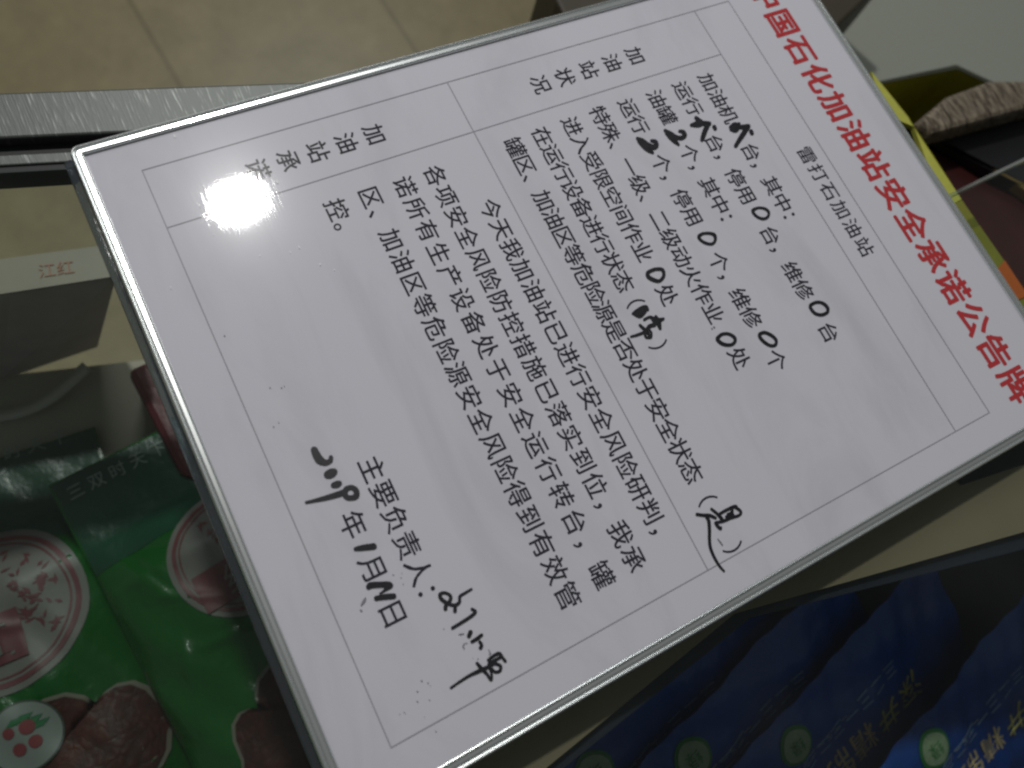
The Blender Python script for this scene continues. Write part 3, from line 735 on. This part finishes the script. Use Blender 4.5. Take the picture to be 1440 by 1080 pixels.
class Pack:
    """lying packet; its printing reads along -Lx with the top of the letters towards Bx"""
    def __init__(s, px, py, z, label):
        s.ph = px; s.c = at(px, py, z); s.root = root('blue_packet', s.c - Nz * .012, label, 'packet', 'blue packets in the black tray')
    def h(s, x, y):
        X, Y = (x - .026) / .115, (y - .036) / .056
        return .006 * max(0, 1 - abs(X) ** 3) ** .5 * max(0, 1 - abs(Y) ** 3) ** .5 + .0008 * math.sin(95 * x + 60 * y + s.ph) + .0006 * math.sin(200 * y - 90 * x + s.ph) + .0005 * math.sin(340 * x + 150 * y)
    def pt(s, x, y, dz=0): return s.c + Lx * x + Bx * y + Nz * (s.h(x, y) - s.h(0, 0) + dz)
    def patch(s, name, fn, nu, nv, mat, parent=None, dz=0):
        vs_, fs = [], []
        for j in range(nv + 1):
            for i in range(nu + 1): vs_.append(s.pt(*fn(i / nu, j / nv), dz))
        for j in range(nv):
            for i in range(nu): k = j * (nu + 1) + i; fs.append((k, k + nu + 1, k + nu + 2, k + 1))
        return mesh_obj(name, vs_, fs, mat, parent or s.root, True)
    def disc(s, name, x, y, r, mat, parent=None, dz=.0006):
        return s.patch(name, lambda i, j: (x + r * j * math.cos(2 * math.pi * i), y + r * j * math.sin(2 * math.pi * i)), 36, 6, mat, parent, dz)
    def text(s, name, text, x0, y0, em, mat, pitch, off=0.0, dz=.0008):
        vs_, fs = [], []
        for i, ch in enumerate(text):
            gv, gf = glyph(ch); k = len(vs_)
            for p in gv: vs_.append(s.pt(x0 - i * pitch - (p.x - .5) * em, y0 + (p.y - .38) * em, dz))
            fs += [tuple(j + k for j in f) for f in gf]
        return mesh_obj(name, vs_, fs, mat, s.root)
    def build(s):
        s.patch('pouch', lambda i, j: (-.085 + .206 * i, -.016 + .104 * j), 60, 40, M_BLUE)
        sl = s.disc('seal', 0, 0, .0098, M_SEALG); s.disc('seal_face', 0, 0, .0080, M_SEALI, sl, .0010)
        s.text('seal_letter', '绿', .0, .0, .008, M_SEALG, .01, 0, .0014)
        s.text('yellow_title', '深井', .072, .034, .0175, M_YEL, .0185, .012)
        s.text('orange_title', '精制', .034, .032, .0170, M_ORG, .0175, .008)
        s.text('white_title', '京', -.003, .040, .0200, M_WHT, .02, .006)
        s.text('small_print', '一二三一二一三二', .030, .012, .0045, M_WHT, .0060)
        s.text('small_print', '一二一二三', -.014, .020, .0045, M_WHT, .0060)
        s.text('blue_print', '三二三一三二三', .066, .014, .0095, M_PBL, .0105, .004); s.text('blue_print', '二三一三', .030, .060, .0075, M_PBL, .0085, .004)
for (px, py, z, lb) in [(1512, 1040, -.128, 'blue packet at the right picture edge, only its near side in view'), (1314, 1053, -.128, 'blue packet with the brightest lit green seal in the black tray'), (1120, 1049, -.128, 'blue packet second from the right in the black tray'),
                        (974, 1066, -.128, 'blue packet third from the right in the black tray'), (836, 1086, -.128, 'blue packet at the left end of the row beside the board')]:
    Pack(px, py, z, lb).build()

# black strip end peeping out under the board
bs = prism('black_box', [at(1345, 674, -.0138), at(1353, 682, -.0138), at(1470, 643, -.0138), at(1470, 560, -.0138), at(1390, 600, -.0138)][::-1], -.01445, M_BLACK, bev=.001)
tag(bs, 'black box end showing under the right edge of the board', 'box')

# ------------------------------------------------------------------ upper right corner
M_GREY = simple('grey_laminate', (.33, .345, .29), .5, vary=.06, scale=300)
zq = -.19
gp = prism('grey_panel', [at(1148, 80, zq), at(1240, -22, zq), at(1640, -160, zq), at(1640, 190, zq), at(1160, 190, zq)], -.1985, M_GREY)
tag(gp, 'pale grey laminate panel behind the open carton', 'panel')
db = prism('dark_box', [at(1095, 90, -.12), at(1172, 42, -.12), at(1260, -42, -.12), at(1160, -130, -.12), at(770, -60, -.12), at(783, 0, -.12), at(800, 34, -.12), at(1000, 60, -.12)], -.1985, simple('dark_brown_card', (.055, .045, .028), .6), bev=.002)
tag(db, 'dark brown box at the top corner of the board', 'box')
# open yellow carton with a dark rim
zr = -.10
oc = root('open_carton', at(1330, 180, ZS), 'open carton with dark rim and yellow inside behind the board', 'carton')
rim_px = [(1190, 124), (1345, 91), (1392, 113), (1500, 160), (1520, 303), (1305, 189), (1220, 150)]
ro = [at(x, y, zr) for x, y in rim_px]; cen = sum(ro, Vector()) / len(ro)
ri = [p + (cen - p).normalized() * .0032 for p in ro]
n = len(ro)
def shell(name, o_, i_, zt, zb, mo, mi, parent):
    vs_ = o_ + [Vector((p.x, p.y, zb)) for p in o_]; fs = [(i, i + n, (i + 1) % n + n, (i + 1) % n) for i in range(n)]
    k = len(vs_); vs_ += i_; fs += [(i, (i + 1) % n, k + (i + 1) % n, k + i) for i in range(n)]
    out = mesh_obj(name + '_outside', vs_, fs, mo, parent)
    v2 = [p - Vector((0, 0, .0004)) for p in i_] + [Vector((p.x, p.y, zb + .004)) for p in i_]
    mesh_obj(name + '_lining', v2, [(i, (i + 1) % n, (i + 1) % n + n, i + n) for i in range(n)] + [tuple(range(n, 2 * n))], mi, parent)
shell('carton', ro, ri, zr, -.1995, simple('dark_rim', (.045, .048, .032), .5), simple('yellow_lining', (.42, .40, .04), .5, vary=.2), oc)
# bundle of brown strips in the carton
def bundle_material():
    m, nt, p = new_mat('brown_strands')
    p.inputs['Roughness'].default_value = .55
    tc = N(nt, 'ShaderNodeTexCoord'); mp = N(nt, 'ShaderNodeMapping')
    ang = math.atan2(*(reversed((at(1440, 140, -.08) - at(1330, 165, -.08)).xy)))
    mp.inputs['Rotation'].default_value = (0, 0, -ang); mp.inputs['Scale'].default_value = (80, 640, 260)
    nt.links.new(tc.outputs['Object'], mp.inputs['Vector'])
    n = N(nt, 'ShaderNodeTexNoise'); n.inputs['Scale'].default_value = 1; n.inputs['Detail'].default_value = 5; n.inputs['Distortion'].default_value = 1.4
    nt.links.new(mp.outputs[0], n.inputs['Vector'])
    cr = N(nt, 'ShaderNodeValToRGB'); e = cr.color_ramp.elements
    e[0].position = .38; e[0].color = (.035, .022, .012, 1); e[1].position = .66; e[1].color = (.38, .31, .22, 1)
    nt.links.new(n.outputs['Fac'], cr.inputs[0]); nt.links.new(cr.outputs[0], p.inputs['Base Color'])
    b = N(nt, 'ShaderNodeBump'); b.inputs['Strength'].default_value = .8; b.inputs['Distance'].default_value = .002
    nt.links.new(n.outputs['Fac'], b.inputs['Height']); nt.links.new(b.outputs[0], p.inputs['Normal'])
    return m
zb_ = -.078
bu = prism('strand_bundle', [at(1312, 188, zb_), at(1288, 172, zb_), at(1335, 133, zb_), at(1392, 112, zb_), at(1520, 112, zb_), at(1520, 132, zb_)], zb_ - .016, bundle_material(), bev=.003)
tag(bu, 'bundle of brown streaky dried strands lying across the open carton', 'food bundle')
bb = prism('black_case', [at(1304, 192, -.100), at(1312, 190, -.096), at(1520, 137, -.096), at(1520, 300, -.096), at(1396, 240, -.096)], -.1045, M_BLACK, bev=.001)
tag(bb, 'flat black case below the brown strand bundle', 'case')
rb = prism('dark_red_box', [at(1296, 186, -.105), at(1480, 292, -.105), at(1560, 640, -.105), at(1380, 420, -.105)], ZS + .0005, simple('maroon_card', (.05, .010, .009), .45, vary=.3, scale=40), bev=.001)
tag(rb, 'maroon box right of the yellow carton strip', 'box')
ob = prism('olive_box', [at(1398, 238, -.0965), at(1425, 254, -.0965), at(1520, 322, -.0965), at(1520, 210, -.0965)], -.1045, simple('ochre_card', (.30, .20, .05), .5), bev=.001)
tag(ob, 'ochre box at the right picture edge behind the maroon box', 'box')
# yellow carton whose edge runs along the board
zy = -.030
yc = root('yellow_carton', at(1340, 300, ZS), 'bright yellow carton edge with orange sticker running along the title side of the board', 'carton')
M_YC = simple('yellow_card', (.50, .50, .085), .5, vary=.12, scale=120, bump=.2)
prism('flap', [at(1225, 100, zy), at(1252, 133, zy), at(1277, 164, zy), at(1352, 280, zy), at(1328, 294, zy), at(1285, 178, zy - .0005), at(1266, 170, zy - .0005), at(1232, 122, zy)][::-1], zy - .003, M_YC, yc)
prism('lower_flap', [at(1352.5, 281, zy), at(1490, 478, zy), at(1455, 478, zy), at(1328.5, 295, zy)][::-1], zy - .003, simple('dimmed_yellow_card', (.27, .25, .03), .5, vary=.15, scale=120), yc)  # same yellow card, its dimming under the glass put into the colour
prism('front_edge', [at(1272, 184, zy - .006), at(1290, 200, zy - .006), at(1400, 372, zy - .006), at(1380, 372, zy - .006)][::-1], -.12, M_YC, yc)
mesh_obj('orange_sticker', [at(1395, 387, zy + .0006), at(1413, 366, zy + .0006), at(1446, 416, zy + .0006), at(1424, 424, zy + .0006)], [(3, 2, 1, 0)], simple('orange_paper', (.62, .13, .02), .5), yc)
